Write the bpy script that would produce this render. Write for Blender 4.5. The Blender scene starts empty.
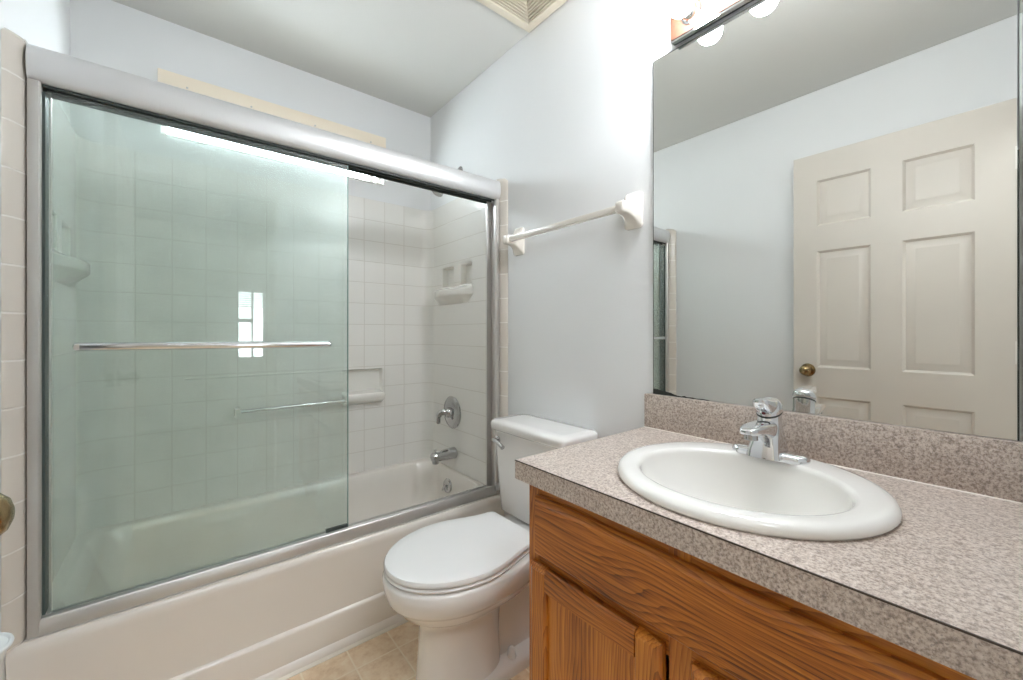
import bpy, bmesh, math, random
from math import sin, cos, pi, radians
from mathutils import Vector, Matrix

S = bpy.context.scene
C = S.collection
random.seed(4)

# ------------------------------------------------------------------ camera
H = 1.13
cd = bpy.data.cameras.new('camera')
cd.sensor_width = 36.0
cd.lens = 408.0 / 1023.0 * 36.0
cd.shift_y = -7.5 / 1023.0
cd.clip_start = 0.01
cam = bpy.data.objects.new('camera', cd)
C.objects.link(cam)
cam.location = (0, 0, H)
cam.rotation_euler = (radians(90), 0, radians(-39))
S.camera = cam

# ------------------------------------------------------------------ world, light, exposure
W = bpy.data.worlds.new('daylight')
S.world = W
W.use_nodes = True
W.node_tree.nodes['Background'].inputs[0].default_value = (0.86, 0.93, 1.0, 1)
W.node_tree.nodes['Background'].inputs[1].default_value = 9.0

def area(name, loc, rot, sx, sy, power, col):
    l = bpy.data.lights.new(name, 'AREA')
    l.shape = 'RECTANGLE'
    l.size, l.size_y, l.energy, l.color = sx, sy, power, col
    o = bpy.data.objects.new(name, l)
    C.objects.link(o)
    o.location, o.rotation_euler = loc, rot
    return o

# added fill lamps, out of view, lighting the bathroom through the doorway
area('bedroom_side_fill', (2.34, -1.75, 1.35), (radians(90), 0, radians(90)), 1.8, 1.4, 5, (0.88, 0.95, 1.0))  # added side fill, no window in this wall
area('bedroom_overhead_fill', (0.13, -0.62, 2.42), (0, 0, 0), 0.4, 0.4, 8, (0.88, 0.95, 1.0))  # added overhead fill for the lower surfaces
BULB = 67.0

S.view_settings.view_transform = 'Standard'
S.view_settings.look = 'None'
S.view_settings.gamma = 1.0
S.view_settings.use_curve_mapping = False
S.view_settings.exposure = 1.17
S.cycles.use_denoising = True
S.cycles.max_bounces = 16
S.cycles.diffuse_bounces = 8
S.cycles.glossy_bounces = 8
S.cycles.transmission_bounces = 8
S.cycles.transparent_max_bounces = 24
S.cycles.caustics_reflective = False
S.cycles.caustics_refractive = False
S.cycles.sample_clamp_indirect = 6.0

# ------------------------------------------------------------------ materials
def srgb(r, g, b):
    f = lambda c: (c / 255 / 12.92) if c / 255 <= 0.04045 else ((c / 255 + 0.055) / 1.055) ** 2.4
    return (f(r), f(g), f(b), 1)

class NT:
    def __init__(self, name):
        self.m = bpy.data.materials.new(name)
        self.m.use_nodes = True
        self.t = self.m.node_tree
        self.t.nodes.clear()
        self.out = self.n('ShaderNodeOutputMaterial')
    def n(self, typ, **kw):
        o = self.t.nodes.new(typ)
        for k, v in kw.items():
            setattr(o, k, v)
        return o
    def l(self, a, b):
        self.t.links.new(a, b)
    def math(self, op, a, b=None, c=None):
        o = self.n('ShaderNodeMath', operation=op)
        for i, v in enumerate((a, b, c)):
            if v is None: continue
            if isinstance(v, (int, float)): o.inputs[i].default_value = v
            else: self.l(v, o.inputs[i])
        return o.outputs[0]
    def mix(self, fac, a, b):
        o = self.n('ShaderNodeMix', data_type='RGBA')
        for i, v in ((0, fac), (6, a), (7, b)):
            if isinstance(v, (int, float, tuple)): o.inputs[i].default_value = v
            else: self.l(v, o.inputs[i])
        return o.outputs[2]
    def noise(self, vec, scale, detail=3.0, rough=0.5):
        o = self.n('ShaderNodeTexNoise')
        o.inputs['Scale'].default_value = scale
        o.inputs['Detail'].default_value = detail
        o.inputs['Roughness'].default_value = rough
        if vec is not None: self.l(vec, o.inputs['Vector'])
        return o.outputs['Fac']
    def ramp(self, fac, stops):
        o = self.n('ShaderNodeValToRGB')
        e = o.color_ramp.elements
        while len(e) < len(stops): e.new(0.5)
        for i, (p, c) in enumerate(stops):
            e[i].position = p; e[i].color = c
        self.l(fac, o.inputs[0])
        return o.outputs[0]
    def pos(self):
        return self.n('ShaderNodeTexCoord').outputs['Object']
    def world(self):
        return self.n('ShaderNodeNewGeometry').outputs['Position']
    def scale(self, vec, s):
        o = self.n('ShaderNodeMapping')
        o.inputs['Scale'].default_value = s
        self.l(vec, o.inputs['Vector'])
        return o.outputs[0]
    def bump(self, h, strength, dist):
        o = self.n('ShaderNodeBump')
        o.inputs['Strength'].default_value = strength
        o.inputs['Distance'].default_value = dist
        self.l(h, o.inputs['Height'])
        return o.outputs[0]
    def bsdf(self, col, rough=0.5, metal=0.0, normal=None, coat=0.0, spec=0.5, emis=None):
        p = self.n('ShaderNodeBsdfPrincipled')
        if isinstance(col, tuple): p.inputs['Base Color'].default_value = col
        else: self.l(col, p.inputs['Base Color'])
        if isinstance(rough, (int, float)): p.inputs['Roughness'].default_value = rough
        else: self.l(rough, p.inputs['Roughness'])
        p.inputs['Metallic'].default_value = metal
        p.inputs['Coat Weight'].default_value = coat
        p.inputs['Specular IOR Level'].default_value = spec
        if normal is not None: self.l(normal, p.inputs['Normal'])
        if emis:
            p.inputs['Emission Color'].default_value = emis[0]
            p.inputs['Emission Strength'].default_value = emis[1]
        self.l(p.outputs[0], self.out.inputs[0])
        return self.m

def plain(name, col, rough=0.5, metal=0.0, coat=0.0, var=0.03, vs=6.0, spec=0.5):
    t = NT(name)
    f = t.noise(t.pos(), vs, 2)
    d = tuple(max(0, c * (1 - var)) for c in col[:3]) + (1,)
    u = tuple(min(1, c * (1 + var)) for c in col[:3]) + (1,)
    return t.bsdf(t.mix(f, d, u), rough, metal, coat=coat, spec=spec)

def paint(name, col, bs=0.08):
    t = NT(name)
    h = t.noise(t.world(), 160, 3)
    f = t.noise(t.world(), 3.0, 2)
    d = tuple(c * 0.985 for c in col[:3]) + (1,)
    return t.bsdf(t.mix(f, d, col), 0.6, normal=t.bump(h, bs, 0.002), spec=0.3)

def tile(name, axes, offs, size, width, col, gcol, rough, depth=0.002, mott=None, lo=None):
    t = NT(name)
    sx = t.n('ShaderNodeSeparateXYZ'); t.l(t.world(), sx.inputs[0])
    ds = []
    for a, o in zip(axes, offs):
        q = t.math('DIVIDE', t.math('SUBTRACT', sx.outputs[a], o), size)
        fr = t.math('ABSOLUTE', t.math('SUBTRACT', q, t.math('ROUND', q)))
        ds.append(t.math('MULTIPLY', fr, size))
    d = t.math('MINIMUM', ds[0], ds[1])
    mr = t.n('ShaderNodeMapRange', interpolation_type='SMOOTHSTEP')
    mr.inputs[1].default_value = width * 0.35
    mr.inputs[2].default_value = width
    t.l(d, mr.inputs[0])
    body = col
    if mott:
        f = t.noise(t.world(), 26, 5, 0.65)
        body = t.ramp(f, [(0.32, mott[0]), (0.5, col), (0.68, mott[1])])
    c = t.mix(mr.outputs[0], gcol, body)
    return t.bsdf(c, rough, normal=t.bump(mr.outputs[0], 0.5, depth))

def oak(name, axis, seed=0.0):
    t = NT(name)
    v = t.world()
    def stretched(across, along, loc):
        m = t.n('ShaderNodeMapping'); t.l(v, m.inputs['Vector'])
        sc = [across] * 3; sc[axis] = along
        m.inputs['Scale'].default_value = sc
        m.inputs['Location'].default_value = (loc, loc * 1.7, loc * 0.6)
        return m.outputs[0]
    sx = t.n('ShaderNodeSeparateXYZ'); t.l(v, sx.inputs[0])
    o = [i for i in range(3) if i != axis]
    p = t.math('ADD', t.math('MULTIPLY', sx.outputs[o[0]], 0.35), sx.outputs[o[1]])
    warp = t.noise(stretched(5.0, 1.5, seed), 1.0, 2, 0.45)
    wob = t.noise(stretched(40.0, 5.0, seed + 2), 1.0, 2, 0.5)
    q = t.math('ADD', t.math('MULTIPLY', p, 95.0), t.math('ADD', t.math('MULTIPLY', warp, 24.0), t.math('MULTIPLY', wob, 1.6)))
    saw = t.math('POWER', t.math('FRACT', q), 2.2)
    fine = t.noise(stretched(260.0, 7.0, seed), 1.0, 3, 0.6)
    tone = t.noise(stretched(12.0, 1.2, seed + 5), 1.0, 2, 0.5)
    g = t.math('ADD', t.math('SUBTRACT', t.math('MULTIPLY', fine, 0.55), t.math('MULTIPLY', saw, 0.19)), t.math('MULTIPLY', tone, 0.55))
    col = t.ramp(g, [(0.22, srgb(84, 42, 10)), (0.36, srgb(142, 78, 20)), (0.50, srgb(182, 108, 34)), (0.68, srgb(204, 134, 52))])
    return t.bsdf(col, 0.32, normal=t.bump(fine, 0.12, 0.001), coat=0.25)

def laminate(name):
    t = NT(name)
    v = t.world()
    a = t.noise(v, 210, 3, 0.65)
    b = t.noise(v, 330, 2, 0.6)
    c = t.noise(v, 7, 4, 0.55)
    col = t.ramp(a, [(0.34, srgb(128, 111, 101)), (0.45, srgb(178, 160, 147)), (0.56, srgb(206, 192, 181)), (0.70, srgb(224, 213, 205))])
    dk = t.ramp(b, [(0.34, (1, 1, 1, 1)), (0.41, (0, 0, 0, 1))])
    col = t.mix(t.math('MULTIPLY', dk, 0.65), col, srgb(110, 98, 94))
    col = t.mix(t.math('MULTIPLY', c, 0.35), col, srgb(190, 184, 180))
    return t.bsdf(col, 0.38, spec=0.4)

def glass(name, tint, haze, hcol, refl=1.0):
    t = NT(name)
    tr = t.n('ShaderNodeBsdfTransparent'); tr.inputs[0].default_value = tint
    gl = t.n('ShaderNodeBsdfGlossy'); gl.inputs['Roughness'].default_value = 0.0
    gl.inputs[0].default_value = (0.95, 1.0, 0.98, 1)
    fr = t.n('ShaderNodeFresnel'); fr.inputs[0].default_value = 1.52
    back = t.n('ShaderNodeNewGeometry').outputs['Backfacing']
    fac = t.math('MULTIPLY', t.math('MULTIPLY', fr.outputs[0], refl), t.math('SUBTRACT', 1.0, back))
    df = t.n('ShaderNodeBsdfDiffuse'); df.inputs[0].default_value = hcol
    tl = t.n('ShaderNodeBsdfTranslucent'); tl.inputs[0].default_value = hcol
    hz = t.n('ShaderNodeMixShader'); hz.inputs[0].default_value = 0.5
    t.l(df.outputs[0], hz.inputs[1]); t.l(tl.outputs[0], hz.inputs[2])
    sc = t.scale(t.pos(), (1, 1, 1))
    nz = t.noise(sc, 9, 4, 0.6)
    rf = t.n('ShaderNodeBsdfRefraction'); rf.inputs['IOR'].default_value = 1.12; rf.inputs['Roughness'].default_value = 0.55
    rf.inputs[0].default_value = tint
    m0 = t.n('ShaderNodeMixShader'); m0.inputs[0].default_value = haze * 0.3
    t.l(tr.outputs[0], m0.inputs[1]); t.l(rf.outputs[0], m0.inputs[2])
    m1 = t.n('ShaderNodeMixShader')
    t.l(t.math('MULTIPLY', t.math('ADD', nz, 0.5), haze), m1.inputs[0])
    t.l((m0 if haze > 0 else tr).outputs[0], m1.inputs[1]); t.l(hz.outputs[0], m1.inputs[2])
    m2 = t.n('ShaderNodeMixShader'); t.l(fac, m2.inputs[0])
    t.l(m1.outputs[0], m2.inputs[1]); t.l(gl.outputs[0], m2.inputs[2])
    t.l(m2.outputs[0], t.out.inputs[0])
    return t.m

M = {}
M['wall'] = paint('wall_paint', srgb(228, 229, 230))
M['ceiling'] = paint('ceiling_paint', srgb(210, 209, 205), 0.15)
M['bed_wall'] = paint('bedroom_paint', srgb(226, 220, 208))
M['white_trim'] = plain('white_gloss_paint', srgb(232, 230, 224), 0.4)
M['door'] = plain('door_paint', srgb(206, 199, 190), 0.42)
M['tile_back'] = tile('surround_back', (0, 2), (-0.144, 1.745), 0.1143, 0.003, srgb(233, 231, 227), srgb(218, 214, 208), 0.2, 0.001)
M['tile_end'] = tile('surround_end', (2, 2), (1.745, 1.745), 0.1143, 0.003, srgb(233, 231, 227), srgb(218, 214, 208), 0.2, 0.001)
M['tile_flange'] = tile('surround_flange', (2, 2), (1.745, 1.745), 0.1137, 0.0035, srgb(218, 211, 202), srgb(236, 232, 226), 0.25)
M['acrylic'] = plain('surround_acrylic', srgb(232, 230, 225), 0.2, coat=0.3)
M['tub'] = plain('tub_enamel', srgb(229, 223, 216), 0.18, coat=0.4)
M['porcelain'] = plain('white_porcelain', srgb(233, 231, 229), 0.1, coat=0.5)
M['sinkwhite'] = plain('sink_porcelain', srgb(236, 234, 230), 0.1, coat=0.5)
M['seat'] = plain('seat_plastic', srgb(236, 236, 236), 0.22)
M['ceramic'] = plain('cream_ceramic', srgb(228, 222, 214), 0.15, coat=0.4)
M['chrome'] = plain('chrome', (0.80, 0.81, 0.83, 1), 0.07, 1.0)
M['dkchrome'] = plain('dark_chrome', (0.52, 0.52, 0.52, 1), 0.16, 1.0)  # chrome with a darker, slightly rougher base
M['alu'] = plain('satin_aluminium', (0.66, 0.66, 0.665, 1), 0.42, 0.5)
M['jamb'] = plain('brushed_aluminium', (0.62, 0.60, 0.58, 1), 0.34, 0.7)
M['dark'] = plain('dark_rubber', (0.035, 0.045, 0.042, 1), 0.5)
M['edge_green'] = plain('glass_edge_green', (0.20, 0.30, 0.27, 1), 0.25)
M['recess_shade'] = plain('recess_shade_grey', (0.07, 0.095, 0.088, 1), 0.5)  # shade of the jamb recess put into a dark base colour
M['brass'] = plain('antique_brass', (0.34, 0.25, 0.13, 1), 0.22, 1.0)
M['red'] = plain('red_plastic', srgb(120, 20, 20), 0.3)
M['oak_y'] = oak('oak_long', 1, 0.0)
M['oak_z'] = oak('oak_upright', 2, 3.3)
M['oak_frame'] = oak('oak_frame', 2, 7.1)
M['lam'] = laminate('speckled_laminate')
M['seam'] = plain('laminate_seam', srgb(66, 54, 48), 0.5)
M['caulk'] = plain('caulk', srgb(226, 220, 210), 0.5)
M['floor'] = tile('vinyl_tile', (0, 1), (0.457, 1.393), 0.148, 0.004, srgb(230, 206, 176), srgb(240, 224, 200), 0.4, 0.001,
                  (srgb(212, 182, 148), srgb(238, 220, 194)))
M['carpet'] = plain('beige_carpet', srgb(196, 182, 162), 0.95, var=0.15, vs=90)
M['glass'] = glass('green_shower_glass', (0.945, 0.974, 0.962, 1), 0.065, (0.80, 0.87, 0.86, 1), 1.3)
M['pane'] = glass('window_glass', (0.97, 0.99, 0.98, 1), 0.0, (0.8, 0.8, 0.8, 1))
M['cream'] = plain('cream_vinyl', srgb(242, 230, 212), 0.45)
M['vent'] = plain('vent_plastic', srgb(214, 204, 186), 0.45)
M['black'] = plain('duct_dark', (0.02, 0.018, 0.015, 1), 0.8)
M['plate'] = plain('fixture_walnut', srgb(78, 48, 32), 0.6, var=0.35, vs=120)
M['plastic'] = plain('white_plastic', srgb(232, 238, 240), 0.3)
M['tarnish'] = plain('lost_silvering', (0.03, 0.035, 0.03, 1), 0.35)
t = NT('mirror_silver'); M['mirror'] = t.bsdf((0.76, 0.765, 0.735, 1), 0.0, 1.0)
t = NT('glowing_bulb'); M['bulb'] = t.bsdf((1, 1, 1, 1), 0.3, emis=((0.925, 0.965, 1.0, 1), BULB))

# ------------------------------------------------------------------ mesh helpers
def merge(bm, tmp):
    me = bpy.data.meshes.new('tmp'); tmp.to_mesh(me); tmp.free()
    bm.from_mesh(me); bpy.data.meshes.remove(me)

def box(bm, x0, x1, y0, y1, z0, z1, bev=0.0, seg=2):
    t = bmesh.new()
    bmesh.ops.create_cube(t, size=1.0)
    for v in t.verts:
        v.co = Vector((x0 + (v.co.x + .5) * (x1 - x0), y0 + (v.co.y + .5) * (y1 - y0), z0 + (v.co.z + .5) * (z1 - z0)))
    if bev: bmesh.ops.bevel(t, geom=t.edges[:], offset=bev, segments=seg, profile=0.6, affect='EDGES')
    merge(bm, t)
    return bm

def loft(bm, rings, cap0=True, cap1=True, closed=True):
    vs = [[bm.verts.new(p) for p in r] for r in rings]
    n = len(rings[0])
    for a, b in zip(vs, vs[1:]):
        for i in range(n if closed else n - 1):
            j = (i + 1) % n
            bm.faces.new((a[i], a[j], b[j], b[i]))
    if cap0: bm.faces.new(vs[0][::-1])
    if cap1: bm.faces.new(vs[-1])
    return bm

def tube(bm, path, r, seg=14, caps=True):
    path = [Vector(p) for p in path]
    rs = r if isinstance(r, (list, tuple)) else [r] * len(path)
    rings = []
    up = None
    for i, p in enumerate(path):
        d = (path[min(i + 1, len(path) - 1)] - path[max(i - 1, 0)]).normalized()
        if up is None:
            up = Vector((0, 0, 1)) if abs(d.z) < 0.9 else Vector((0, 1, 0))
        a = d.cross(up).normalized(); b = a.cross(d).normalized(); up = b
        rings.append([p + (a * cos(2 * pi * k / seg) + b * sin(2 * pi * k / seg)) * rs[i] for k in range(seg)])
    return loft(bm, rings, caps, caps)

def smooth_path(pts, n=6):
    P = [Vector(p) for p in pts]; P = [P[0]] + P + [P[-1]]
    out = []
    for i in range(1, len(P) - 2):
        for k in range(n):
            u = k / n; a, b, c, d = P[i - 1:i + 3]
            out.append(0.5 * ((2 * b) + (c - a) * u + (2 * a - 5 * b + 4 * c - d) * u * u + (3 * b - a - 3 * c + d) * u ** 3))
    out.append(P[-2])
    return out

def lathe(bm, prof, loc, axis, seg=32):
    """prof: (radius, distance along axis)"""
    ax = Vector(axis).normalized()
    a = ax.cross(Vector((0, 0, 1)) if abs(ax.z) < 0.9 else Vector((0, 1, 0))).normalized()
    b = ax.cross(a)
    loc = Vector(loc)
    rings = [[loc + ax * h + (a * cos(2 * pi * k / seg) + b * sin(2 * pi * k / seg)) * max(r, 1e-4) for k in range(seg)] for r, h in prof]
    return loft(bm, rings)

def prism(bm, prof, axis, a0, a1):
    """extrude a closed profile; axis 0: prof=(y,z), axis 1: prof=(x,z), axis 2: prof=(x,y)"""
    def p(u, v, w):
        return [(w, u, v), (u, w, v), (u, v, w)][axis]
    return loft(bm, [[p(u, v, a0) for u, v in prof], [p(u, v, a1) for u, v in prof]])

def rrect(x0, x1, y0, y1, r, z, n=6):
    pts = []
    for cx, cy, a0 in ((x1 - r, y1 - r, 0), (x0 + r, y1 - r, 90), (x0 + r, y0 + r, 180), (x1 - r, y0 + r, 270)):
        for k in range(n + 1):
            a = radians(a0 + 90 * k / n)
            pts.append((cx + r * cos(a), cy + r * sin(a), z))
    return pts

def ell(cx, cy, ax, ay, z, n=64):
    return [(cx + ax * cos(2 * pi * k / n), cy + ay * sin(2 * pi * k / n), z) for k in range(n)]

def panel(bm, u0, u1, v0, v1, w0, w1, holes, f):
    """slab with rectangular through holes; f maps (u,v,w) to xyz; w0 is the visible side"""
    us = sorted({u0, u1} | {h[0] for h in holes} | {h[1] for h in holes})
    vs = sorted({v0, v1} | {h[2] for h in holes} | {h[3] for h in holes})
    solid = lambda i, j: 0 <= i < len(us) - 1 and 0 <= j < len(vs) - 1 and not any(
        h[0] <= (us[i] + us[i + 1]) / 2 <= h[1] and h[2] <= (vs[j] + vs[j + 1]) / 2 <= h[3] for h in holes)
    cache = {}
    def V(i, j, k):
        key = (i, j, k)
        if key not in cache: cache[key] = bm.verts.new(f(us[i], vs[j], (w0, w1)[k]))
        return cache[key]
    for i in range(len(us) - 1):
        for j in range(len(vs) - 1):
            if not solid(i, j): continue
            bm.faces.new((V(i, j, 0), V(i + 1, j, 0), V(i + 1, j + 1, 0), V(i, j + 1, 0)))
            bm.faces.new((V(i, j, 1), V(i, j + 1, 1), V(i + 1, j + 1, 1), V(i + 1, j, 1)))
            for di, dj, (a, b) in ((-1, 0, ((0, 0), (0, 1))), (1, 0, ((1, 0), (1, 1))), (0, -1, ((0, 0), (1, 0))), (0, 1, ((0, 1), (1, 1)))):
                if not solid(i + di, j + dj):
                    bm.faces.new((V(i + a[0], j + a[1], 0), V(i + b[0], j + b[1], 0), V(i + b[0], j + b[1], 1), V(i + a[0], j + a[1], 1)))
    return bm

def wloc(o):
    v = Vector(o.location)
    while o.parent:
        o = o.parent; v = v + Vector(o.location)
    return v

def obj(name, bm, mat, parent=None, ang=35, loc=None):
    """one mesh object; bm is in world coordinates"""
    bmesh.ops.recalc_face_normals(bm, faces=bm.faces[:])
    org = wloc(parent) if parent else Vector((0, 0, 0))
    if loc is not None: org = Vector(loc)
    for v in bm.verts: v.co -= org
    me = bpy.data.meshes.new(name); bm.to_mesh(me); bm.free()
    me.polygons.foreach_set('use_smooth', [True] * len(me.polygons))
    me.set_sharp_from_angle(angle=radians(ang))
    me.materials.append(M[mat])
    o = bpy.data.objects.new(name, me); C.objects.link(o)
    if parent: o.parent = parent
    if loc is not None: o.location = Vector(loc) - (wloc(parent) if parent else Vector((0, 0, 0)))
    return o

def thing(name, label, cat, loc):
    o = bpy.data.objects.new(name, None); C.objects.link(o)
    o.empty_display_size = 0.05
    o.location = loc; o['label'] = label; o['category'] = cat
    return o

def struct(name, bm, mat, parent=None, label=None):
    o = obj(name, bm, mat, parent)
    o['kind'] = 'structure'
    if label: o['label'] = label
    return o

NB = bmesh.new

# ------------------------------------------------------------------ room shell
XL, XR, YF, YN, ZC = -0.325, 1.18, 2.24, -0.04, 2.438
SXL, SXR = -0.300, 1.165           # faces of the tub surround
struct('floor', box(NB(), XL - .1, XR + .1, YN - .05, YF + .1, -.1, 0), 'floor', label='beige vinyl tile bathroom floor')
struct('ceiling', box(NB(), XL - .1, XR + .1, YN - .1, YF + .1, ZC, ZC + .1), 'ceiling', label='off white bathroom ceiling')
NICHES = [(1.762, 1.877, 1.385, 1.497), (1.94, 2.073, 1.385, 1.497)]
struct('wall_right', panel(NB(), YN, YF, 0, ZC, XR, XR + .1, NICHES, lambda u, v, w: (w, u, v)), 'wall', label='white painted wall behind toilet and vanity')
struct('wall_left', panel(NB(), YN, YF, 0, ZC, XL, XL - .1, NICHES, lambda u, v, w: (w, u, v)), 'wall', label='white painted wall behind the open door')
WX0, WX1, WZ0, WZ1 = -0.065, 0.888, 1.955, 2.165
struct('wall_back', panel(NB(), XL - .1, XR + .1, 0, ZC, YF, YF + .12, [(WX0, WX1, WZ0, WZ1), (0.655, 0.872, 0.775, 0.932)], lambda u, v, w: (u, w, v)), 'wall',
       label='white painted wall over the tub with the slim window')
DX0, DX1, DZ = -0.262, 0.515, 2.065
struct('wall_front', panel(NB(), XL - .1, XR + .1, 0, ZC, YN, YN - .1, [(DX0, DX1, -.01, DZ)], lambda u, v, w: (u, w, v)), 'wall',
       label='white wall with the doorway opposite the tub')
# doorway lining
bm = NB()
for a, b in ((DX0, DX0 + .015), (DX1 - .015, DX1)): box(bm, a, b, YN - .1, YN, 0, DZ)
box(bm, DX0 + .015, DX1 - .015, YN - .1, YN, DZ - .015, DZ)
struct('trim_1', bm, 'white_trim', label='white lining of the bathroom doorway')

# neighbouring bedroom seen as a reflection through the doorway
BX0, BX1, BY = -1.6, 2.4, -3.2
VX0, VX1, VZ0, VZ1 = 0.55, 0.88, 0.78, 1.69
struct('floor_bedroom', box(NB(), BX0, BX1, BY, YN - .1, -.1, 0), 'carpet', label='beige carpet beyond the doorway')
struct('ceiling_bedroom', box(NB(), BX0, BX1, BY, YN - .1, ZC, ZC + .1), 'ceiling', label='ceiling beyond the doorway')
struct('wall_bedroom_left', box(NB(), BX0 - .1, BX0, BY, YN - .1, 0, ZC), 'bed_wall', label='left wall beyond the doorway')
struct('wall_bedroom_right', box(NB(), BX1, BX1 + .1, BY, YN - .1, 0, ZC), 'bed_wall', label='right wall beyond the doorway')
bm = NB(); box(bm, BX0, XL - .1, YN - .1, YN, 0, ZC); box(bm, XR + .1, BX1, YN - .1, YN, 0, ZC)
struct('wall_bedroom_near', bm, 'bed_wall', label='wall either side of the bathroom, seen from the bedroom')
struct('wall_bedroom_far', panel(NB(), BX0, BX1, 0, ZC, BY, BY - .1, [(VX0, VX1, VZ0, VZ1)], lambda u, v, w: (u, w, v)), 'bed_wall', label='far wall beyond the doorway with a bright window')

def window(name, x0, x1, z0, z1, y, dy, label, fr=0.022, mull=()):
    bm = NB()
    box(bm, x0, x0 + fr, y, y + dy, z0, z1, .003); box(bm, x1 - fr, x1, y, y + dy, z0, z1, .003)
    box(bm, x0, x1, y, y + dy, z0, z0 + fr, .003); box(bm, x0, x1, y, y + dy, z1 - fr, z1, .003)
    for mx in mull: box(bm, mx - .012, mx + .012, y, y + dy, z0 + fr, z1 - fr, .003)
    w = struct(name, bm, 'white_trim', label=label)
    obj('window_pane', box(NB(), x0 + fr * .5, x1 - fr * .5, y + dy * .45, y + dy * .55, z0 + fr * .5, z1 - fr * .5), 'pane', w)
    return w
w1 = window('window_1', WX0, WX1, WZ0, WZ1, YF + .055, .04, 'slim horizontal window high over the bathtub', 0.016, (0.84,))
obj('window_sill', box(NB(), WX0 + .001, WX1 - .001, YF - .004, YF + .055, WZ0 + .0005, WZ0 + .008, .002), 'white_trim', w1)
w2 = window('window_2', VX0, VX1, VZ0, VZ1, BY - .07, .05, 'bright bedroom window reflected in the shower glass', 0.03, (0.73,))
bm = NB(); box(bm, VX0 + .03, .73, BY - .06, BY - .03, 1.26, 1.315, .003)
obj('window_rail', bm, 'white_trim', w2)
bm = NB()
for k in range(8): box(bm, VX0 + .01, VX1 - .01, BY - .016, BY - .002, 1.46 + k * .027, 1.462 + k * .027 + .012)
obj('window_blind', bm, 'white_trim', w2)

# cream head rail of the blind at the slim window
vb = thing('window_valance', 'cream blind headrail across the top of the slim window over the tub', 'blind', (0.405, YF, 2.15))
obj('headrail', box(NB(), -0.075, 0.886, YF - .038, YF - .001, 2.152, 2.212, .004), 'cream', vb)
for x in (0.02, 0.25, 0.52, 0.80):
    obj('bracket_screw', lathe(NB(), [(.004, 0), (.004, .003), (.001, .004)], (x, YF - .038, 2.163), (0, -1, 0), 12), 'jamb', vb)

# ------------------------------------------------------------------ six panel door, swung open against the left wall
dx0, dx1, dy0, dy1, dz0, dz1 = -0.245, -0.210, -0.004, 0.750, 0.012, 2.055
cols = [(0.1056, 0.3245), (0.4344, 0.6468)]
rows = [(0.22, 0.80), (0.95, 1.55), (1.68, 1.915)]
holes = [(a, b, c, d) for a, b in cols for c, d in rows]
bm = panel(NB(), dy0, dy1, dz0, dz1, dx1, dx0, holes, lambda u, v, w: (w, u, v))
for a, b, c, d in holes:
    def R(i, x): return [(x, a + i, c + i), (x, b - i, c + i), (x, b - i, d - i), (x, a + i, d - i)]
    loft(bm, [R(0, dx1), R(.010, dx1 - .011), R(.018, dx1 - .011), R(.042, dx1 - .002), R(.044, dx1 - .002)], cap0=False)
    loft(bm, [R(0, dx0), R(.010, dx0 + .009), R(.018, dx0 + .009), R(.042, dx0 + .002), R(.044, dx0 + .002)], cap0=False)
door = struct('door_1', bm, 'door', label='open white six panel door with brass knob, seen in mirror')
kb = obj('door_knob', lathe(NB(), [(.033, 0), (.034, .003), (.031, .008), (.014, .011), (.012, .026), (.017, .031), (.0225, .038), (.0255, .048), (.024, .057), (.017, .0645), (.008, .068), (.001, .0685)], (dx1, 0.685, 0.934), (1, 0, 0), 40), 'brass', door)
obj('latch_plate', box(NB(), dx0 + .006, dx1 - .006, dy1 - .001, dy1 + .0015, .905, .963, .0008), 'brass', door)
for z in (.25, 1.05, 1.82):
    bm = NB(); box(bm, dx1 - .002, dx1 + .0015, dy0 - .001, dy0 + .004, z - .045, z + .045)
    tube(bm, [(dx1 - .003, dy0 - .0035, z - .045), (dx1 - .003, dy0 - .0035, z + .045)], .003, 10)
    obj('door_hinge', bm, 'white_trim', door)

# ------------------------------------------------------------------ bathtub
tub = thing('bathtub', 'almond white built-in bathtub behind the sliding glass shower door', 'bathtub', (0.42, 1.87, 0))
RIM = 0.378
bm = NB()
rings = [rrect(SXL - .02, SXR + .01, 1.512, YF - .004, .012, RIM - .03, 8),
         rrect(SXL - .02, SXR + .01, 1.512, YF - .004, .012, RIM, 8),
         rrect(-.272, 1.150, 1.605, 2.192, .10, RIM, 8),
         rrect(-.262, 1.142, 1.612, 2.184, .10, RIM - .008, 8),
         rrect(-.235, 1.136, 1.622, 2.172, .11, .29, 8),
         rrect(-.18, 1.122, 1.640, 2.150, .12, .17, 8),
         rrect(-.13, 1.095, 1.665, 2.125, .12, .105, 8),
         rrect(-.07, 1.050, 1.705, 2.085, .12, .088, 8),
         rrect(.10, .90, 1.78, 2.01, .09, .084, 8)]
loft(bm, rings, cap0=False)
obj('basin', bm, 'tub', tub, 50)
prof = [(1.600, .372), (1.560, RIM + .0005), (1.522, RIM + .0005), (1.511, .374), (1.505, .365), (1.503, .352), (1.5045, .340), (1.522, .148), (1.522, .139),
        (1.513, .134), (1.511, .126), (1.514, .034), (1.507, .028), (1.500, .012), (1.500, .0), (1.600, .0)]
obj('apron', prism(NB(), prof, 0, XL + .002, XR - .002), 'tub', tub, 50)
obj('caulk_strip', prism(NB(), [(1.500, .0), (1.493, .0), (1.493, .003), (1.500, .010)], 0, XL + .002, XR - .002), 'caulk', tub)
ov = obj('overflow_plate', lathe(NB(), [(.037, -.012), (.038, .004), (.034, .009), (.012, .011), (.001, .011)], (1.133, 1.952, .293), (-1, 0, .12), 32), 'dkchrome', tub)
bm = NB(); tube(bm, [(1.118, 1.952, .296), (1.108, 1.957, .285), (1.104, 1.962, .270)], [.006, .006, .004], 10)
obj('trip_lever', bm, 'chrome', ov)
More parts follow.
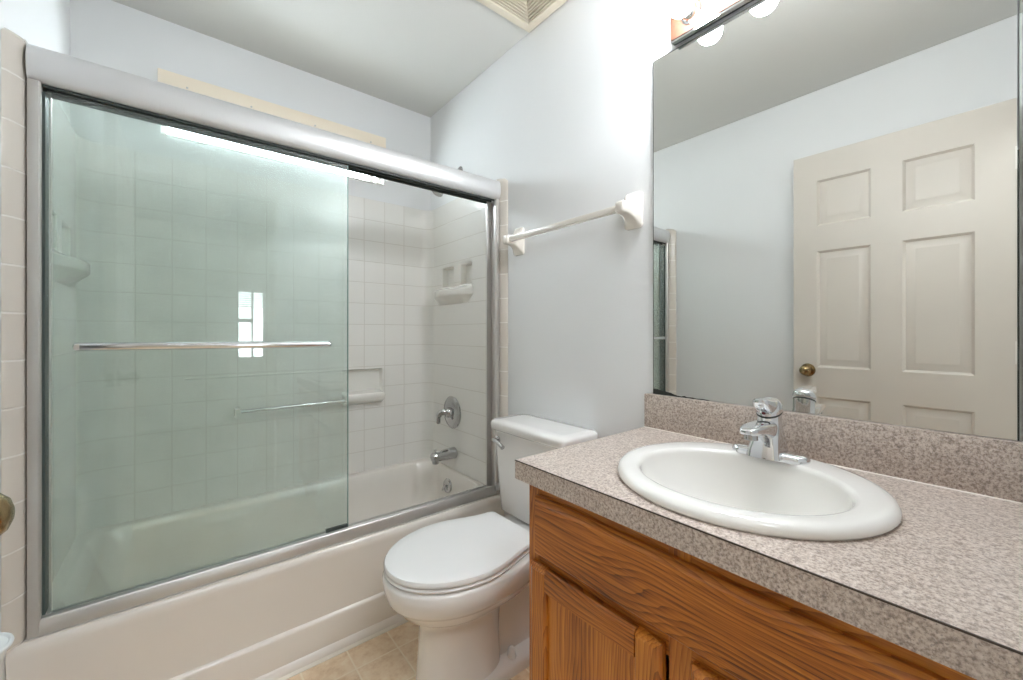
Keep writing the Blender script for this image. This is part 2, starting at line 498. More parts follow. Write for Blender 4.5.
obj('drain', lathe(NB(), [(.028, 0), (.028, .002), (.02, .003), (.001, .002)], (.86, 1.9, .084), (0, 0, 1), 24), 'chrome', tub)

# ------------------------------------------------------------------ moulded surround
ST = 1.858
YB = 2.220
NB_ = [(0.655, 0.872, 0.775, 0.932)]
bm = panel(NB(), SXL + .0, SXR, RIM + .001, ST, YB, YF - .001, NB_, lambda u, v, w: (u, w, v))
back = thing('surround_panel', 'long white tile-pattern surround panel with soap recess on the back wall', 'shower wall', (.43, YF, RIM))
obj('tiled_sheet', bm, 'tile_back', back)
a, b, c, d = NB_[0]
bm = NB()
def RB(i, y): return [(a + i, y, c + i), (b - i, y, c + i), (b - i, y, d - i), (a + i, y, d - i)]
loft(bm, [RB(0, YB), RB(.004, YB + .012), RB(.006, YB + .030)], cap0=False)
obj('soap_recess', bm, 'acrylic', back)
obj('moulded_ridge', prism(NB(), [(YB + .001, .926), (YB - .004, .930), (YB - .004, .934), (YB + .001, .938)], 0, .013, .64), 'acrylic', back)
# protruding soap shelf at the right end of the recess
bm = NB()
rings = []
for x, o in ((.655, .006), (.659, .002), (.666, 0), (.860, 0), (.867, .002), (.871, .007)):
    rings.append([(x, YB + .028, .742 + o), (x, YB - .003 + o, .744 + o), (x, YB - .042 + o, .766 + o), (x, YB - .047 + o, .772 + o), (x, YB - .048 + o, .798 - o),
                  (x, YB - .044 + o, .804 - o), (x, YB - .03, .805 - o), (x, YB + .028, .812 - o)])
loft(bm, rings)
obj('soap_shelf', bm, 'acrylic', back, 50)
bm = NB(); tube(bm, [(.20, YB - .058, .778), (.66, YB - .045, .778)], .0085, 14)
gb = obj('grab_bar', bm, 'dkchrome', back)
bm = NB(); box(bm, .185, .207, YB - .070, YB + .002, .752, .792, .006, 3)
obj('bar_bracket', bm, 'acrylic', gb)
for side, xw, xf, mat in (('right', XR, SXR, 'tile_end'), ('left', XL, SXL, 'tile_end')):
    sg = 1 if side == 'right' else -1
    bm = panel(NB(), 1.548, YB, RIM + .001, ST, xf, xw - sg * .0005, NICHES, lambda u, v, w: (w, u, v))
    # rounded inner corner against the back panel
    pr = [(xf, YB), (xf, YB - .055)] + [(xf - sg * .055 * (1 - cos(k * pi / 16)) * 1.0, YB - .055 + .055 * sin(k * pi / 16)) for k in range(1, 8)] + [(xf - sg * .055, YB)]
    prism(bm, pr, 2, RIM + .001, ST)
    ep = thing('surround_panel', 'white tile-pattern surround panel holding the chrome valve and spout' if sg > 0 else 'white tile-pattern surround panel behind the tinted glass, nearest the open door', 'shower wall', (xw, 1.87, RIM))
    obj('tiled_sheet', bm, mat, ep, 40)
    for a, b, c, d in NICHES:
        bm = NB()
        def RN(i, x): return [(x, a + i, c + i), (x, b - i, c + i), (x, b - i, d - i), (x, a + i, d - i)]
        loft(bm, [RN(0, xf), RN(.004, xf + sg * .004), RN(.007, xf + sg * .034), RN(.010, xf + sg * .036)], cap0=False)
        obj('niche', bm, 'acrylic', ep)
    # bow fronted shelf
    def sec(z, depth, y0, y1, n=20):
        pts = [(xf + sg * .004, y0, z)]
        for k in range(n + 1):
            q = k / n
            pts.append((xf - sg * depth * (1 - abs(2 * q - 1) ** 2.2), y0 + (y1 - y0) * q, z))
        pts.append((xf + sg * .004, y1, z))
        return pts
    bm = NB()
    loft(bm, [sec(1.286, .003, 1.80, 2.11), sec(1.327, .056, 1.757, 2.155), sec(1.330, .059, 1.754, 2.158), sec(1.334, .060, 1.753, 2.159), sec(1.360, .060, 1.753, 2.159), sec(1.364, .057, 1.756, 2.156), sec(1.366, .045, 1.762, 2.150), sec(1.380, .003, 1.762, 2.150)])
    obj('corner_shelf', bm, 'acrylic', ep, 50)
    # front flange, a rounded upright lip
    th = abs(xw - xf)
    pr = [(xw - sg * .0005, 1.549), (xf - sg * .004, 1.549), (xf - sg * .006, 1.540), (xf - sg * .004, 1.525), (xf + sg * .002, 1.512),
          (xf + sg * th * .45, 1.496), (xf + sg * th * .75, 1.486), (xw - sg * .0005, 1.482)]
    bm = NB()
    rings = [[(x, y, z + (0 if i == 0 else 0)) for x, y in pr] for i, z in enumerate((RIM + .001, 1.80))]
    top = []
    for zt, k in ((1.835, .0), (1.852, .35), (1.860, .8)):
        top.append([(x + (xw - x) * k * .6, y + (1.549 - y) * k, zt) for x, y in pr])
    loft(bm, rings + top)
    obj('front_flange', bm, 'tile_flange', ep, 50)

# ------------------------------------------------------------------ sliding shower door
sd = thing('shower_door', 'aluminium framed bypass shower door with tinted green glass over the tub rim', 'shower door', (0.42, 1.55, RIM))
x0, x1 = SXL + .007, SXR - .007
prof = [(1.588, 1.842), (1.538, 1.843), (1.522, 1.838), (1.513, 1.826), (1.509, 1.805), (1.510, 1.780), (1.515, 1.762), (1.522, 1.752), (1.530, 1.751), (1.530, 1.757), (1.588, 1.757)]
hd = obj('header_rail', prism(NB(), prof, 0, x0, x1), 'alu', sd, 60)
bm = NB(); box(bm, x0 + .02, x1 - .02, 1.531, 1.5365, 1.745, 1.757); box(bm, x0 + .02, x1 - .02, 1.555, 1.561, 1.745, 1.757); box(bm, x0 + .02, x1 - .02, 1.580, 1.586, 1.742, 1.757)
obj('roller_track', bm, 'dark', hd)
prof = [(1.590, RIM + .0015), (1.518, RIM + .0015), (1.5175, RIM + .004), (1.5195, RIM + .0365), (1.5225, RIM + .040), (1.533, RIM + .040), (1.534, RIM + .020), (1.550, RIM + .020), (1.551, RIM + .028), (1.556, RIM + .028), (1.557, RIM + .020), (1.583, RIM + .020), (1.584, RIM + .026), (1.590, RIM + .026)]
obj('bottom_track', prism(NB(), prof, 0, x0 + .0, x1), 'jamb', sd, 40)
for side in (-1, 1):
    xa = x0 if side < 0 else x1
    s = -side
    pr = [(xa, 1.588), (xa, 1.520), (xa + s * .004, 1.517), (xa + s * .019, 1.517), (xa + s * .0225, 1.521), (xa + s * .0225, 1.533), (xa + s * .006, 1.536), (xa + s * .006, 1.575), (xa + s * .030, 1.578), (xa + s * .030, 1.588)]
    jb = obj('side_jamb', prism(NB(), pr, 2, RIM + .003, 1.752), 'jamb', sd, 40)
    bm = NB(); box(bm, min(xa + s * .008, xa + s * .027), max(xa + s * .008, xa + s * .027), 1.537, 1.574, RIM + .042, 1.735)
    if side < 0: obj('jamb_recess_shade', bm, 'recess_shade', jb)  # dark strip standing in for the shade inside the left jamb
    else: bm.free()
    bm = NB(); box(bm, min(xa + s * .001, xa + s * .03), max(xa + s * .001, xa + s * .03), 1.509, 1.517, RIM + .02, RIM + .055, .003)
    if side > 0: obj('corner_bracket', bm, 'chrome', jb)
    else: bm.free()
def glass_panel(x0, x1, y, z0, z1):
    g = obj('glass_panel', box(NB(), x0, x1, y, y + .006, z0, z1, .0006, 1), 'glass', sd)
    return g
g1 = glass_panel(-.263, .474, 1.5385, .4195, 1.742)
bm = NB(); box(bm, .4736, .4766, 1.5383, 1.5447, .4195, 1.742)
obj('glass_edge', bm, 'edge_green', g1); 
bm = NB(); box(bm, .40, .474, 1.5365, 1.547, .4185, .430, .001)
obj('bottom_guide', bm, 'dark', g1)
path = smooth_path([(-.205, 1.5385, 1.094), (-.206, 1.512, 1.094), (-.195, 1.497, 1.0937), (-.15, 1.494, 1.0935), (.34, 1.494, 1.090), (.39, 1.497, 1.0895), (.402, 1.512, 1.0895), (.401, 1.5385, 1.0895)], 6)
bm = NB(); tube(bm, path, .0105, 16)
obj('towel_rail', bm, 'chrome', g1)
g2 = glass_panel(-.258, .484, 1.5655, .408, 1.742)

# ------------------------------------------------------------------ shower fittings on the right end wall
sv = thing('shower_valve', 'round chrome shower valve with single lever on the end wall', 'shower valve', (SXR, 1.955, .69))
obj('escutcheon', lathe(NB(), [(.088, 0), (.089, .004), (.082, .010), (.055, .016), (.034, .020), (.001, .020)], (SXR, 1.955, .690), (-1, 0, 0), 48), 'dkchrome', sv)
obj('valve_hub', lathe(NB(), [(.030, .015), (.029, .030), (.025, .042), (.018, .048), (.001, .050)], (SXR, 1.955, .690), (-1, 0, 0), 32), 'dkchrome', sv)
bm = NB(); tube(bm, smooth_path([(1.140, 1.955, .692), (1.112, 1.960, .696), (1.096, 1.974, .688), (1.093, 1.986, .662), (1.095, 1.990, .632)], 5), [.017] * 8 + [.015] * 6 + [.012] * 6 + [.010], 14)
obj('lever', bm, 'dkchrome', sv)
sp = thing('tub_spout', 'chrome tub spout with diverter knob below the valve', 'tub spout', (SXR, 1.935, .47))
bm = NB()
tube(bm, [(SXR, 1.935, .472), (SXR - .004, 1.935, .472), (SXR - .010, 1.935, .472), (1.10, 1.935, .471), (1.06, 1.935, .470), (1.035, 1.935, .469), (1.028, 1.935, .4685), (1.026, 1.935, .4685)], [.031, .032, .031, .0285, .0265, .025, .021, .014], 24)
tube(bm, [(1.050, 1.935, .468), (1.049, 1.935, .440), (1.049, 1.935, .434)], [.022, .019, .017], 20)
obj('spout_body', bm, 'dkchrome', sp)
obj('diverter_knob', lathe(NB(), [(.004, 0), (.004, .016), (.008, .018), (.008, .026), (.001, .028)], (1.045, 1.935, .484), (0, 0, 1), 16), 'chrome', sp)
sh = thing('showerhead', 'small chrome shower head peeking under the header rail', 'shower head', (XR, 1.90, 2.0))
obj('wall_flange', lathe(NB(), [(.028, .0005), (.027, .004), (.016, .012), (.001, .013)], (XR, 1.90, 2.005), (-1, 0, 0), 24), 'dkchrome', sh)
bm = NB(); tube(bm, smooth_path([(1.172, 1.90, 2.005), (1.135, 1.90, 2.000), (1.10, 1.90, 1.965), (1.075, 1.90, 1.925)], 5), .0085, 12)
obj('shower_arm', bm, 'chrome', sh)
obj('spray_head', lathe(NB(), [(.010, -.02), (.016, 0), (.017, .012), (.030, .034), (.033, .048), (.031, .053), (.001, .051)], (1.066, 1.90, 1.905), (-.55, 0, -.84), 28), 'dkchrome', sh)

# ------------------------------------------------------------------ towel bar
tb = thing('towel_bar', 'cream ceramic towel bar on the wall over the toilet', 'towel bar', (XR, 1.10, 1.535))
TZ = 1.536
for yc in (.803, 1.398):
    bm = NB()
    rings = []
    for d, hy_, hz in ((.0005, .034, .060), (.008, .034, .060), (.012, .032, .056), (.022, .024, .040), (.034, .0185, .028), (.048, .0165, .022), (.062, .0165, .020), (.078, .0165, .020), (.084, .014, .017), (.086, .010, .013)):
        r = min(hy_, hz) * .35
        rings.append([(XR - d, y, z) for y, z, _ in rrect(yc - hy_, yc + hy_, TZ - hz, TZ + hz, r, 0, 3)])
    loft(bm, rings)
    obj('mount', bm, 'ceramic', tb, 40)
bm = NB(); box(bm, XR - .074, XR - .054, .815, 1.386, TZ - .010, TZ + .010, .002)
obj('rail', bm, 'ceramic', tb)

# ------------------------------------------------------------------ toilet
TY = 1.148
tl = thing('toilet', 'white two-piece toilet with closed lid between tub and vanity', 'toilet', (.85, TY, 0))
def egg(xf, xm, xb, hw, z, hb=None, pw=2.0, n=56, yc=TY):
    pts = []
    for k in range(n):
        a = 2 * pi * k / n
        ca, sa = cos(a), sin(a)
        if ca <= 0:
            pts.append((xm + (xm - xf) * ca, yc + hw * sa, z))
        else:
            e = 2.0 / pw
            pts.append((xm + (xb - xm) * abs(ca) ** e, yc + hw * (1 if sa > 0 else -1) * abs(sa) ** e, z))
    return pts
bm = NB()
loft(bm, [egg(.560, .70, .85, .096, .0, pw=3), egg(.559, .70, .85, .098, .012, pw=3), egg(.562, .70, .845, .095, .05, pw=3), egg(.569, .70, .842, .090, .14, pw=3), egg(.573, .70, .85, .089, .225, pw=3),
          egg(.560, .71, .90, .103, .252, pw=2.6), egg(.536, .71, .95, .126, .266, pw=2.5), egg(.512, .71, .985, .149, .286, pw=2.5), egg(.495, .71, 1.0, .163, .310, pw=2.5), egg(.487, .71, 1.0, .170, .321, pw=2.5), egg(.477, .705, 1.0, .178, .325, pw=2.5), egg(.473, .70, 1.0, .182, .334, pw=2.5),
          egg(.467, .70, 1.0, .189, .355, pw=2.5), egg(.461, .70, 1.0, .190, .390, pw=2.5), egg(.467, .70, 1.0, .184, .399, pw=2.5), egg(.480, .70, .99, .172, .401, pw=2.5)])
# rear trapway, foot and tank deck
loft(bm, [rrect(.70, 1.10, TY - .060, TY + .060, .05, .0, 6), rrect(.70, 1.10, TY - .060, TY + .060, .05, .10, 6), rrect(.72, 1.12, TY - .066, TY + .066, .05, .22, 6), rrect(.76, 1.14, TY - .10, TY + .10, .05, .33, 6), rrect(.80, 1.15, TY - .11, TY + .11, .05, .36, 6)])
loft(bm, [rrect(.64, 1.09, TY - .112, TY + .112, .08, .0, 8), rrect(.64, 1.09, TY - .112, TY + .112, .08, .022, 8), rrect(.645, 1.085, TY - .106, TY + .106, .08, .034, 8), rrect(.70, 1.05, TY - .070, TY + .070, .06, .046, 8)])
loft(bm, [rrect(.88, 1.150, TY - .125, TY + .125, .04, .352, 6), rrect(.87, 1.158, TY - .14, TY + .14, .04, .362, 6), rrect(.87, 1.158, TY - .14, TY + .14, .04, .392, 6), rrect(.88, 1.150, TY - .13, TY + .13, .04, .400, 6)])
obj('bowl', bm, 'porcelain', tl, 50)
def seat_ring(z, grow, hinge=True, n=72):
    pts = []
    xf, xm, xb, hw, hb = .466 - grow, .705, .948 + grow, .187 + grow, .140 + grow
    m = 26
    for k in range(m + 1):                      # front half, from +y side round to -y side
        a = pi / 2 + pi * k / m
        pts.append((xm + (xm - xf) * cos(a), TY + hw * sin(a), z))
    for k in range(1, 10):
        q = k / 10
        w = hw + (hb - hw) * (q * q * (3 - 2 * q))
        pts.append((xm + (xb - .02 - xm) * q, TY - w, z))
    for k in range(5):
        a = -pi / 2 + pi / 2 * k / 4
        pts.append((xb - .02 + .02 * cos(a), TY - hb + .02 + .02 * sin(a), z))
    for k in range(5):
        a = pi / 2 * k / 4
        pts.append((xb - .02 + .02 * cos(a), TY + hb - .02 + .02 * sin(a), z))
    for k in range(9, 0, -1):
        q = k / 10
        w = hw + (hb - hw) * (q * q * (3 - 2 * q))
        pts.append((xm + (xb - .02 - xm) * q, TY + w, z))
    return pts
obj('seat', loft(NB(), [seat_ring(.4025, -.008), seat_ring(.405, -.002), seat_ring(.410, 0), seat_ring(.4145, -.003), seat_ring(.4155, -.010)]), 'seat', tl, 50)
obj('lid', loft(NB(), [seat_ring(.4180, -.006), seat_ring(.4205, .0), seat_ring(.428, .001), seat_ring(.4345, -.003), seat_ring(.4370, -.012), seat_ring(.4385, -.035), seat_ring(.4395, -.08)]), 'seat', tl, 40)
for s in (-1, 1):
    obj('hinge_block', box(NB(), .935, .962, TY + s * .075 - .02, TY + s * .075 + .02, .400, .424, .005), 'seat', tl)
bm = NB()
TYT = TY - .001
loft(bm, [rrect(1.02, 1.150, TYT - .172, TYT + .172, .03, .404, 6), rrect(1.008, 1.160, TYT - .186, TYT + .186, .035, .415, 6), rrect(.998, 1.166, TYT - .196, TYT + .196, .035, .58, 6), rrect(.990, 1.168, TYT - .204, TYT + .204, .035, .7365, 6)])
tk = obj('tank', bm, 'porcelain', tl, 50)
bm = NB()
loft(bm, [rrect(.985, 1.168, TYT - .209, TYT + .209, .03, .737, 6), rrect(.978, 1.1705, TYT - .214, TYT + .214, .03, .743, 6), rrect(.977, 1.171, TYT - .215, TYT + .215, .03, .764, 6), rrect(.981, 1.170, TYT - .211, TYT + .211, .03, .772, 6), rrect(.990, 1.166, TYT - .203, TYT + .203, .028, .777, 6), rrect(1.02, 1.14, TYT - .17, TYT + .17, .02, .778, 6)])
obj('tank_lid', bm, 'porcelain', tl, 50)
bm = NB()
lathe(bm, [(.014, -.003), (.014, .006), (.009, .010), (.007, .022), (.001, .024)], (.991, TYT + .163, .700), (-1, 0, 0), 20)
tube(bm, smooth_path([(.972, TYT + .166, .702), (.968, TYT + .140, .700), (.964, TYT + .110, .692), (.962, TYT + .095, .686)], 5), [.008] * 5 + [.0075] * 5 + [.008] * 5 + [.009], 12)
obj('flush_lever', bm, 'dkchrome', tl)
for s in (-1, 1):
    bm = NB(); lathe(bm, [(.017, .030), (.0165, .040), (.012, .062), (.009, .070), (.004, .074), (.001, .0745)], (.865, TY + s * .080, 0), (0, 0, 1), 24)
    obj('bolt_cap', bm, 'seat', tl)

# ------------------------------------------------------------------ vanity cabinet
VY1, VY0 = .735, YN + .002
CT, CB = .826, .782
va = thing('vanity_cabinet', 'oak bathroom vanity cabinet with two doors under the speckled countertop', 'cabinet', (.915, .35, 0))
bm = NB()
box(bm, .670, XR - .002, VY1 - .016, VY1, .0, CB - .001)              # end panel by the toilet
box(bm, .670, XR - .002, VY0, VY0 + .016, .0, CB - .001)
box(bm, .72, .736, VY0 + .016, VY1 - .016, 0, .095)                  # toe kick
box(bm, .670, XR - .002, VY0 + .016, VY1 - .016, .095, .110)
obj('carcass', bm, 'oak_frame', va)
for ya, yb in ((VY1 - .036, VY1), (.334, .374), (VY0, VY0 + .03)):
    obj('stile', box(NB(), .650, .670, ya, yb, .095, CB - .001, .0008, 1), 'oak_frame', va)
for ya, yb in ((.374, VY1 - .036), (VY0 + .03, .334)):
    for za, zb in ((.095, .135), (.575, .640), (.740, CB - .001)):
        obj('rail', box(NB(), .6502, .670, ya, yb, za, zb), 'oak_y', va)
def bev_front(bm, y0, y1, z0, z1, xb=.6495, xf=.630, e=.010):
    R = lambda x, i: [(x, y0 + i, z0 + i), (x, y1 - i, z0 + i), (x, y1 - i, z1 - i), (x, y0 + i, z1 - i)]
    loft(bm, [R(xb, 0), R(xb - .008, 0), R(xf + .003, e - .003), R(xf, e)])
bm = NB(); bev_front(bm, VY0 + .004, .703, .617, .752)
obj('drawer_front', bm, 'oak_y', va, 20)
def cab_door(y0, y1, z0=.125, z1=.597, st=.052):
    xb, xf = .6495, .630
    d = thing('cabinet_door', '', '', (xb, (y0 + y1) / 2, z0))
    del d['label'], d['category']
    d.parent = va; d.location -= Vector(va.location)
    pr = [(xb, 0), (xf + .008, 0), (xf + .003, .004), (xf, .010), (xf, st - .004), (xf + .005, st), (xb, st)]
    cut = [0, 0, .004, .010, .010, .008, 0]
    for ye, sg in ((y0, 1), (y1, -1)):
        bm = NB()
        loft(bm, [[(x, ye + sg * t, z0 + c) for (x, t), c in zip(pr, cut)], [(x, ye + sg * t, z1 - c) for (x, t), c in zip(pr, cut)]])
        obj('door_stile', bm, 'oak_z', d, 20)
    for ze, sg in ((z0, 1), (z1, -1)):
        bm = NB()
        loft(bm, [[(x + .0002, y0 + st - .0006, ze + sg * t) for x, t in pr], [(x + .0002, y1 - st + .0006, ze + sg * t) for x, t in pr]])
        obj('door_rail', bm, 'oak_y', d, 20)
    obj('door_panel', box(NB(), xb - .008, xb - .001, y0 + st - .004, y1 - st + .004, z0 + st - .004, z1 - st + .004), 'oak_frame', d)
cab_door(.379, .714)
cab_door(VY0 + .006, .328)

# ------------------------------------------------------------------ countertop
KX0, KX1, KY0, KY1 = .620, XR - .001, YN + .001, .7525
SCX, SCY, SAX, SAY = .881, .3535, .237, .2405
ct = thing('countertop', 'speckled brown laminate vanity countertop with matching backsplash', 'countertop', (.9, .35, CB))
HAX, HAY = SAX - .018, SAY - .018
angs = sorted([2 * pi * k / 96 for k in range(96)] + [math.atan2(y - SCY, x - SCX) % (2 * pi) for x in (KX0, KX1) for y in (KY0, KY1)])
def rectpt(a):
    c, s = cos(a), sin(a); k = 1e9
    if abs(c) > 1e-9: k = min(k, ((KX1 if c > 0 else KX0) - SCX) / c)
    if abs(s) > 1e-9: k = min(k, ((KY1 if s > 0 else KY0) - SCY) / s)
    return SCX + c * k, SCY + s * k
def ellpt(a):
    k = 1 / math.sqrt((cos(a) / HAX) ** 2 + (sin(a) / HAY) ** 2)
    return SCX + cos(a) * k, SCY + sin(a) * k
bm = NB()
E_ = [ellpt(a) for a in angs]; Rr = [rectpt(a) for a in angs]
loft(bm, [[(x, y, CB) for x, y in E_], [(x, y, CT) for x, y in E_], [(x, y, CT) for x, y in Rr], [(x, y, CB) for x, y in Rr], [(x, y, CB) for x, y in E_]], False, False)
bmesh.ops.remove_doubles(bm, verts=bm.verts[:], dist=1e-6)
obj('slab', bm, 'lam', ct, 30)
bm = NB(); box(bm, KX0 - .0006, KX0 + .0012, KY0, KY1 + .0003, CT - .0020, CT + .0003)
obj('edge_seam', bm, 'seam', ct)
obj('backsplash', box(NB(), XR - .020, XR - .001, KY0, .7525, CT + .0003, .933, .0015, 2), 'lam', ct)
bm = NB(); prism(bm, [(XR - .0200, CT + .0003), (XR - .0222, CT + .0003), (XR - .0200, CT + .002)], 1, KY0, .7525)
obj('caulk_line', bm, 'caulk', ct)

# ------------------------------------------------------------------ sink
sk = thing('sink', 'white oval drop-in sink set in the speckled countertop', 'sink', (SCX, SCY, CT))
ICX, IAX, IAY = SCX - .021, .168, .182
bm = NB()
rings = [ell(SCX, SCY, SAX - .012, SAY - .012, CT + .0004), ell(SCX, SCY, SAX - .003, SAY - .003, CT + .0006), ell(SCX, SCY, SAX, SAY, CT + .006), ell(SCX, SCY, SAX - .001, SAY - .001, CT + .012), ell(SCX, SCY, SAX - .005, SAY - .005, CT + .0175), ell(SCX, SCY, SAX - .011, SAY - .011, CT + .021), ell(SCX, SCY, SAX - .020, SAY - .020, CT + .0225),
         ell(ICX, SCY, IAX + .012, IAY + .012, CT + .0215), ell(ICX, SCY, IAX + .007, IAY + .007, CT + .0205), ell(ICX, SCY, IAX + .003, IAY + .003, CT + .017), ell(ICX, SCY, IAX + .0005, IAY + .0005, CT + .011), ell(ICX, SCY, IAX, IAY, CT + .002), ell(ICX, SCY, IAX - .006, IAY - .007, CT - .025), ell(ICX, SCY, IAX - .016, IAY - .022, CT - .06), ell(ICX + .003, SCY, IAX - .036, IAY - .05, CT - .10), ell(ICX + .006, SCY, IAX - .066, IAY - .09, CT - .13), ell(ICX + .01, SCY, .05, .06, CT - .144), ell(ICX + .012, SCY, .02, .02, CT - .148)]
rings += [ell(ICX + .012, SCY, .03, .03, CT - .158), ell(ICX + .008, SCY, IAX - .05, IAY - .07, CT - .138), ell(ICX + .003, SCY, IAX - .02, IAY - .034, CT - .10), ell(ICX, SCY, IAX - .002, IAY - .010, CT - .05), ell(ICX, SCY, IAX + .008, IAY + .008, CT - .004), ell(SCX, SCY, SAX - .020, SAY - .022, CT + .0004)]
loft(bm, rings, False, False)
bm.verts.ensure_lookup_table()
obj('basin', bm, 'sinkwhite', sk, 89)
obj('drain', lathe(NB(), [(.021, -.001), (.022, .003), (.016, .004), (.014, .001), (.001, .002)], (ICX + .012, SCY, CT - .149), (0, 0, 1), 24), 'chrome', sk)

# ------------------------------------------------------------------ faucet
FX, FY, FZ = 1.050, .356, CT + .0225
fa = thing('faucet', 'chrome single-lever faucet on the rear deck of the oval sink', 'faucet', (FX, FY, FZ))
bm = NB()
def stad(hx, hy, z): return rrect(FX - hx, FX + hx, FY - hy, FY + hy, hx * .98, z, 8)
loft(bm, [stad(.026, .078, FZ - .003), stad(.0265, .079, FZ + .004), stad(.025, .077, FZ + .010), stad(.020, .071, FZ + .0135), stad(.012, .056, FZ + .015)])
obj('base_plate', bm, 'chrome', fa, 60)
bm = NB()
def rr(cx, hx, hy, z, r): return rrect(cx - hx, cx + hx, FY - hy, FY + hy, r, z, 6)
loft(bm, [rr(FX - .010, .040, .034, FZ + .002, .014), rr(FX - .009, .038, .032, FZ + .020, .014), rr(FX - .006, .034, .029, FZ + .042, .016), rr(FX - .003, .029, .0265, FZ + .062, .022), rr(FX, .0258, .0252, FZ + .078, .025), rr(FX, .0252, .0252, FZ + .102, .025)])
rings = []
for x, z0, z1, hw in ((FX + .012, .030, .082, .020), (FX - .015, .034, .084, .023), (FX - .045, .050, .084, .0235), (FX - .072, .059, .083, .0225), (FX - .095, .062, .082, .0215), (FX - .112, .063, .080, .019), (FX - .122, .0645, .078, .015), (FX - .127, .067, .075, .010)):
    rings.append([(x, y, z) for y, z, _ in rrect(FY - hw, FY + hw, FZ + z0, FZ + z1, min(hw, (z1 - z0) / 2) * .75, 0, 4)])
loft(bm, rings)
def slant(bm, z_lo, z_hi, k):
    for v in bm.verts:
        q = min(1.0, max(0.0, (v.co.z - FZ - z_lo) / (z_hi - z_lo)))
        v.co.z += (v.co.x - FX) * k * q
for v in bm.verts:
    if v.co.z > FZ + .1015: v.co.z += (v.co.x - FX) * .42 - .004
obj('spout', bm, 'chrome', fa, 50)
obj('aerator', lathe(NB(), [(.0135, -.004), (.0135, .008), (.014, .010), (.0135, .012), (.010, .0125), (.009, .009), (.001, .009)], (FX - .103, FY, FZ + .0645), (0, 0, -1), 24), 'dkchrome', fa)
bm = lathe(NB(), [(.0250, -.0005), (.0260, .0012), (.0250, .0034)], (FX, FY, FZ + .098), (0, 0, 1), 36)
for v in bm.verts: v.co.z += (v.co.x - FX) * .42
obj('black_ring', bm, 'dark', fa)
bm = NB()
lathe(bm, [(.0250, .1012), (.0266, .103), (.0266, .112), (.0245, .122), (.020, .1275), (.013, .131), (.006, .1325), (.001, .133)], (FX, FY, FZ), (0, 0, 1), 40)
rings = []
for x, z0, z1, hw in ((FX + .004, .110, .130, .019), (FX - .014, .109, .1315, .0215), (FX - .028, .108, .1325, .020), (FX - .042, .113, .1335, .0175), (FX - .053, .119, .1345, .0145), (FX - .058, .124, .133, .010)):
    rings.append([(x, y, z) for y, z, _ in rrect(FY - hw, FY + hw, FZ + z0, FZ + z1, (z1 - z0) * .4, 0, 4)])
loft(bm, rings)
for v in bm.verts:
    q = 1.0 - min(1.0, max(0.0, (v.co.z - FZ - .103) / .022))
    v.co.z += max(-.028, (v.co.x - FX)) * .42 * q
hn = obj('handle', bm, 'chrome', fa, 50)
obj('temperature_dot', lathe(NB(), [(.0042, -.003), (.0042, .0006), (.001, .001)], (FX - .0264, FY + .002, FZ + .100), (-1, 0, 0), 16), 'red', hn)

# ------------------------------------------------------------------ mirror
mi = thing('mirror', 'large frameless wall mirror over the sink reflecting the open door', 'mirror', (XR, .35, .936))
MZ0, MZ1, MYL, MYS = .9345, 1.9945, .728, -.0035
mx = XR - .006
for y0, y1 in ((MYS + .0012, MYL), (YN + .002, MYS - .0012)):
    obj('mirror_pane', box(NB(), mx, XR - .0008, y0, y1, MZ0, MZ1), 'mirror', mi)
bm = NB(); box(bm, mx - .0004, XR - .001, MYL, MYL + .0016, MZ0, MZ1); box(bm, mx - .0004, XR - .001, MYS, MYL, MZ1, MZ1 + .0016)
obj('edge_line', bm, 'tarnish', mi)
bm = NB(); box(bm, mx - .0004, XR - .001, MYS - .0012, MYS + .0012, MZ0, 1.46); 
obj('pane_seam', bm, 'tarnish', mi)
bm = NB()
pts = [(MYL, .016), (.712, .0155), (.700, .013), (.690, .013), (.678, .010), (.668, .0095), (.660, .006), (.648, .0035), (.635, .002), (.625, .005), (.617, .002), (.600, .003), (.588, .0015), (.57, .0025), (.55, .001)]
loft(bm, [[(mx - .0003, y, MZ0) for y, h in pts], [(mx - .0003, y, MZ0 + h) for y, h in pts]], False, False, closed=False)
obj('worn_corner', bm, 'tarnish', mi)

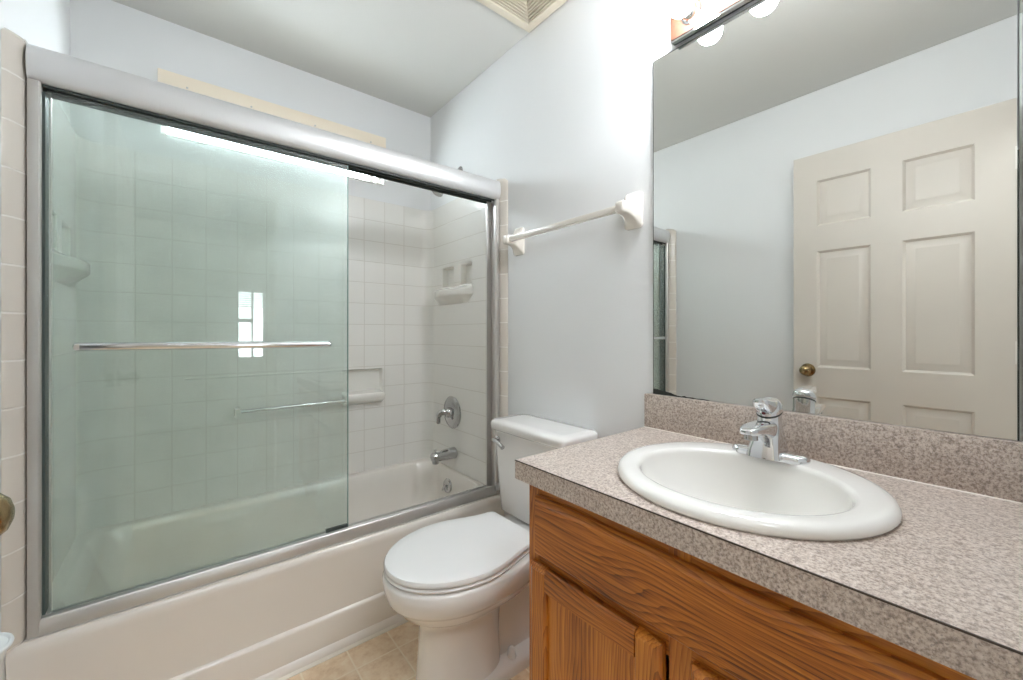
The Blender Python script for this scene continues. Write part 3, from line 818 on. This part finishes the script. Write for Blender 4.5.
# ------------------------------------------------------------------ vanity light bar
vl = thing('vanity_light', 'oak-backed bar light with four round bulbs over the mirror', 'light', (XR, .35, 2.0))
LZ0, LZ1, LY0, LY1 = 2.005, 2.112, .03, .655
bp = obj('back_plate', box(NB(), XR - .032, XR - .001, LY0, LY1, LZ0 + .004, LZ1, .002), 'plate', vl)
bm = NB(); box(bm, XR - .030, XR - .001, LY0, LY1 - .002, LZ0 - .003, LZ0 + .0035, .001)
obj('chrome_edge', bm, 'chrome', vl)
for k in range(4):
    y = .590 - .150 * k
    zc = 2.054
    obj('lamp_socket', lathe(NB(), [(.029, 0), (.029, .004), (.023, .006), (.022, .022), (.019, .027), (.001, .027)], (XR - .032, y, zc), (-1, 0, 0), 28), 'chrome', vl)
    obj('bulb', lathe(NB(), [(.013, .020), (.014, .026), (.022, .031), (.031, .042), (.0355, .053), (.0362, .060), (.0345, .071), (.028, .083), (.018, .0915), (.006, .096), (.001, .0962)], (XR - .032, y, zc), (-1, 0, 0), 32), 'bulb', vl)

# ------------------------------------------------------------------ ceiling vent
vt = thing('ceiling_vent', 'square beige exhaust vent with concentric slats on the ceiling', 'vent', (1.029, 1.182, ZC))
vx, vy, vh = 1.029, 1.182, .149
bm = NB()
def sq(h, z): return [(vx - h, vy - h, z), (vx + h, vy - h, z), (vx + h, vy + h, z), (vx - h, vy + h, z)]
loft(bm, [sq(.105, ZC - .001), sq(vh, ZC - .001), sq(vh, ZC - .005), sq(vh - .01, ZC - .014), sq(.108, ZC - .016), sq(.105, ZC - .012), sq(.105, ZC - .001)], False, False)
obj('vent_frame', bm, 'vent', vt)
bm = NB(); box(bm, vx - .106, vx + .106, vy - .106, vy + .106, ZC - .004, ZC - .0005)
obj('duct_opening', bm, 'black', vt)
bm = NB()
h = .0985
while h > .012:
    i, o_ = h - .0057, h
    loft(bm, [sq(i, ZC - .0045), sq(o_, ZC - .0045), sq(o_, ZC - .014), sq(i, ZC - .016), sq(i, ZC - .0045)], False, False)
    h -= .0128
box(bm, vx - .105, vx + .105, vy - .002, vy + .002, ZC - .007, ZC - .0045); box(bm, vx - .002, vx + .002, vy - .105, vy + .105, ZC - .007, ZC - .0045)
obj('vent_grille', bm, 'vent', vt)

# ------------------------------------------------------------------ brush holder at the left edge
bh = thing('brush_holder', 'slim white plastic holder with a flared rim beside the open door', 'toilet brush holder', (-.274, 1.10, 0))
bm = NB()
lathe(bm, [(.044, .0), (.045, .006), (.040, .014), (.022, .030), (.017, .10), (.016, .40), (.019, .48), (.025, .53), (.032, .555), (.040, .580), (.0455, .588), (.047, .592), (.046, .595), (.043, .5955), (.040, .593), (.001, .592)], (-.274, 1.10, 0), (0, 0, 1), 36)
obj('holder_body', bm, 'plastic', bh)
